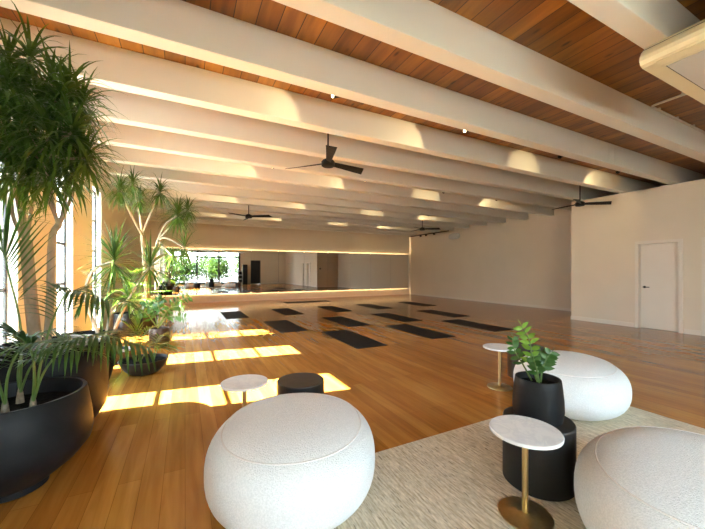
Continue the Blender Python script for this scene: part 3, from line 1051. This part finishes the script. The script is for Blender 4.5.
for a, b_, c_ in (((-0.949, 4.979, 0.917), (-1.023, 4.961, 1.140), (-1.186, 4.932, 1.123)), ((-0.906, 4.957, 0.978), (-0.873, 4.884, 1.225), (-0.725, 4.696, 1.265)), ((-0.873, 4.884, 0.899), (-0.767, 4.717, 1.076), (-0.624, 4.532, 1.004)), ((-0.983, 5.053, 0.886), (-1.093, 5.109, 1.035), (-1.167, 5.090, 0.892)), ((-0.951, 5.092, 0.930), (-0.996, 5.172, 1.216), (-1.075, 5.212, 1.356))):
    FR3(t3, O3, (-0.917, 5.019, 0.589), [a, b_, c_], .20, .016, 14, 'leaf_palm', droop=.8, r=.005)

# pair of far pots
p4 = (-1.10, 8.55, 0)
O4 = Vector(p4)
t4 = planter('potted_fern', p4, 'far black pot by the wall with a bright green fern', [(.19, 0), (.21, .01), (.26, .12), (.27, .30), (.255, .48)], wall=.02, soil_drop=.05)
rng = random.Random(9)
for px in (((-1.074, 8.300, 0.883), (-1.280, 8.294, 0.974), (-1.480, 8.284, 0.796)), ((-0.999, 8.262, 0.946), (-0.910, 8.104, 1.119), (-0.641, 7.855, 1.082)), ((-0.924, 8.224, 0.820), (-0.641, 7.855, 0.959), (-0.344, 7.590, 0.986)), ((-1.089, 8.421, 0.940), (-1.166, 8.460, 1.197), (-1.337, 8.435, 1.200)), ((-0.975, 8.362, 0.983), (-0.994, 8.372, 1.282), (-0.867, 8.195, 1.411)), ((-1.021, 8.161, 0.787), (-1.152, 8.116, 0.837), (-1.279, 8.068, 0.643)), ((-0.910, 8.104, 0.745), (-0.714, 7.892, 0.796), (-0.524, 7.682, 0.683))):
    FR3(t4, O4, (-1.051, 8.401, 0.426), list(px), .26, .030, 14, 'leaf_bright', droop=.7, r=.007, start=.25)
p5 = (-.86, 9.12, 0)
O5 = Vector(p5)
t5 = planter('potted_dracaena', p5, 'farthest black pot with slender dracaena trunks and tufted heads', [(.20, 0), (.22, .01), (.27, .14), (.28, .32), (.265, .50)], 'bronze', wall=.02, soil_drop=.05)
rng = random.Random(14)
bD = (-0.831, 8.963, 0.366)
FKD = (-0.823, 8.284, 2.160)
branch(t5, O5, [bD, (-0.789, 8.716, 1.072), FKD], .05, .035)
branch(t5, O5, [(-0.779, 9.048, 0.376), (-0.708, 8.675, 1.185), (-0.518, 8.128, 2.053)], .04, .028)
for mid, hd, n_, ln in (([(-0.916, 7.321, 2.491)], (-1.009, 6.807, 2.779), 130, .40), ([(-0.836, 8.066, 2.554)], (-0.909, 7.654, 3.093), 100, .42), ([(-0.848, 8.185, 2.550)], (-0.812, 7.829, 2.823), 80, .38),
                         ([(-0.698, 8.108, 2.466), (-0.495, 7.780, 2.885)], (-0.452, 7.645, 2.984), 100, .45)):
    branch(t5, O5, [FKD] + mid + [hd], .026, .018)
    head(t5, O5, hd, n_, ln, .020, 2.0, 'leaf', elev=(-.8, 1.35))
for mid, hd, n_, ln in (([(-0.373, 7.830, 2.346)], (-0.127, 7.367, 2.503), 120, .48), ([(-0.244, 7.763, 2.346)], (0.051, 7.388, 2.621), 60, .36), ([(-0.355, 7.820, 2.076)], (-0.003, 7.191, 1.840), 46, .50), ([(-0.435, 7.974, 1.938)], (-0.240, 7.649, 1.697), 36, .36)):
    branch(t5, O5, [(-0.518, 8.128, 2.053)] + mid + [hd], .022, .015)
    head(t5, O5, hd, n_, ln, .024, 1.6, 'leaf_spike' if hd[2] < 2.3 else 'leaf', elev=(-.9, 1.35))

p6 = (-.42, 7.0, 0)
O6 = Vector(p6)
t6 = planter('potted_plant', p6, 'dark pot with arching glossy leaf stalks standing behind the shallow bowl', [(.13, 0), (.15, .01), (.172, .12), (.175, .24), (.165, .34)], 'bronze', wall=.015, soil_drop=.04)
rng = random.Random(4)
for px in (((-0.318, 6.678, 0.611), (-0.142, 6.476, 0.851), (0.074, 6.253, 0.946)), ((-0.350, 6.694, 0.557), (-0.231, 6.409, 0.758), (-0.047, 6.203, 0.803)), ((-0.485, 6.876, 0.579), (-0.565, 6.917, 0.759), (-0.693, 6.982, 0.759)), ((-0.404, 6.834, 0.651), (-0.436, 6.851, 0.814), (-0.372, 6.818, 0.886)), ((-0.524, 6.783, 0.522), (-0.623, 6.722, 0.677), (-0.750, 6.674, 0.621)), ((-0.303, 6.670, 0.557), (-0.142, 6.476, 0.607), (0.013, 6.284, 0.587))):
    zz_stem(t6, [at(-0.436, 6.851, 0.363) - O6] + [at(*q) - O6 for q in px], .15, .062, 7, 'leaf_zz', .012, rng, (.1, 1, .1))

p7 = (-.50, 5.28, 0)
O7 = Vector(p7)
t7 = planter('potted_palm', p7, 'shallow black bowl on the floor with small young palms', [(.13, 0), (.17, .015), (.23, .07), (.275, .14), (.295, .19)], 'black', wall=.018, soil_drop=.03)
rng = random.Random(6)
for base, px in (((-0.596, 5.304, 0.155), ((-0.577, 5.238, 0.398), (-0.606, 5.197, 0.582), (-0.693, 5.185, 0.696))), ((-0.571, 5.291, 0.155), ((-0.529, 5.213, 0.398), (-0.464, 5.124, 0.582), (-0.377, 5.023, 0.657))), ((-0.584, 5.297, 0.155), ((-0.649, 5.275, 0.357), (-0.739, 5.209, 0.512), (-0.837, 5.146, 0.507))),
                 ((-0.559, 5.285, 0.155), ((-0.566, 5.344, 0.416), (-0.578, 5.351, 0.609), (-0.602, 5.363, 0.719))), ((-0.382, 5.250, 0.168), ((-0.370, 5.244, 0.375), (-0.305, 5.155, 0.509), (-0.182, 5.036, 0.519))), ((-0.382, 5.250, 0.168), ((-0.333, 5.225, 0.333), (-0.232, 5.118, 0.400), (-0.110, 4.999, 0.371))), ((-0.541, 5.219, 0.169), ((-0.447, 5.059, 0.355), (-0.361, 4.959, 0.458), (-0.288, 4.865, 0.430)))):
    FR3(t7, O7, base, list(px), .20, .018, 9, 'leaf_bright', droop=.6, r=.007, start=.35, spread=.6)
p8 = (-.98, 6.15, 0)
pl = thing('empty_planter', 'low empty black planter on the floor between the shallow bowl and the wall', 'planter', p8, 0, POT_GROUP)
pot_mesh(pl, [(.20, 0), (.22, .01), (.255, .08), (.27, .17)], wall=.02, soil_drop=.03)
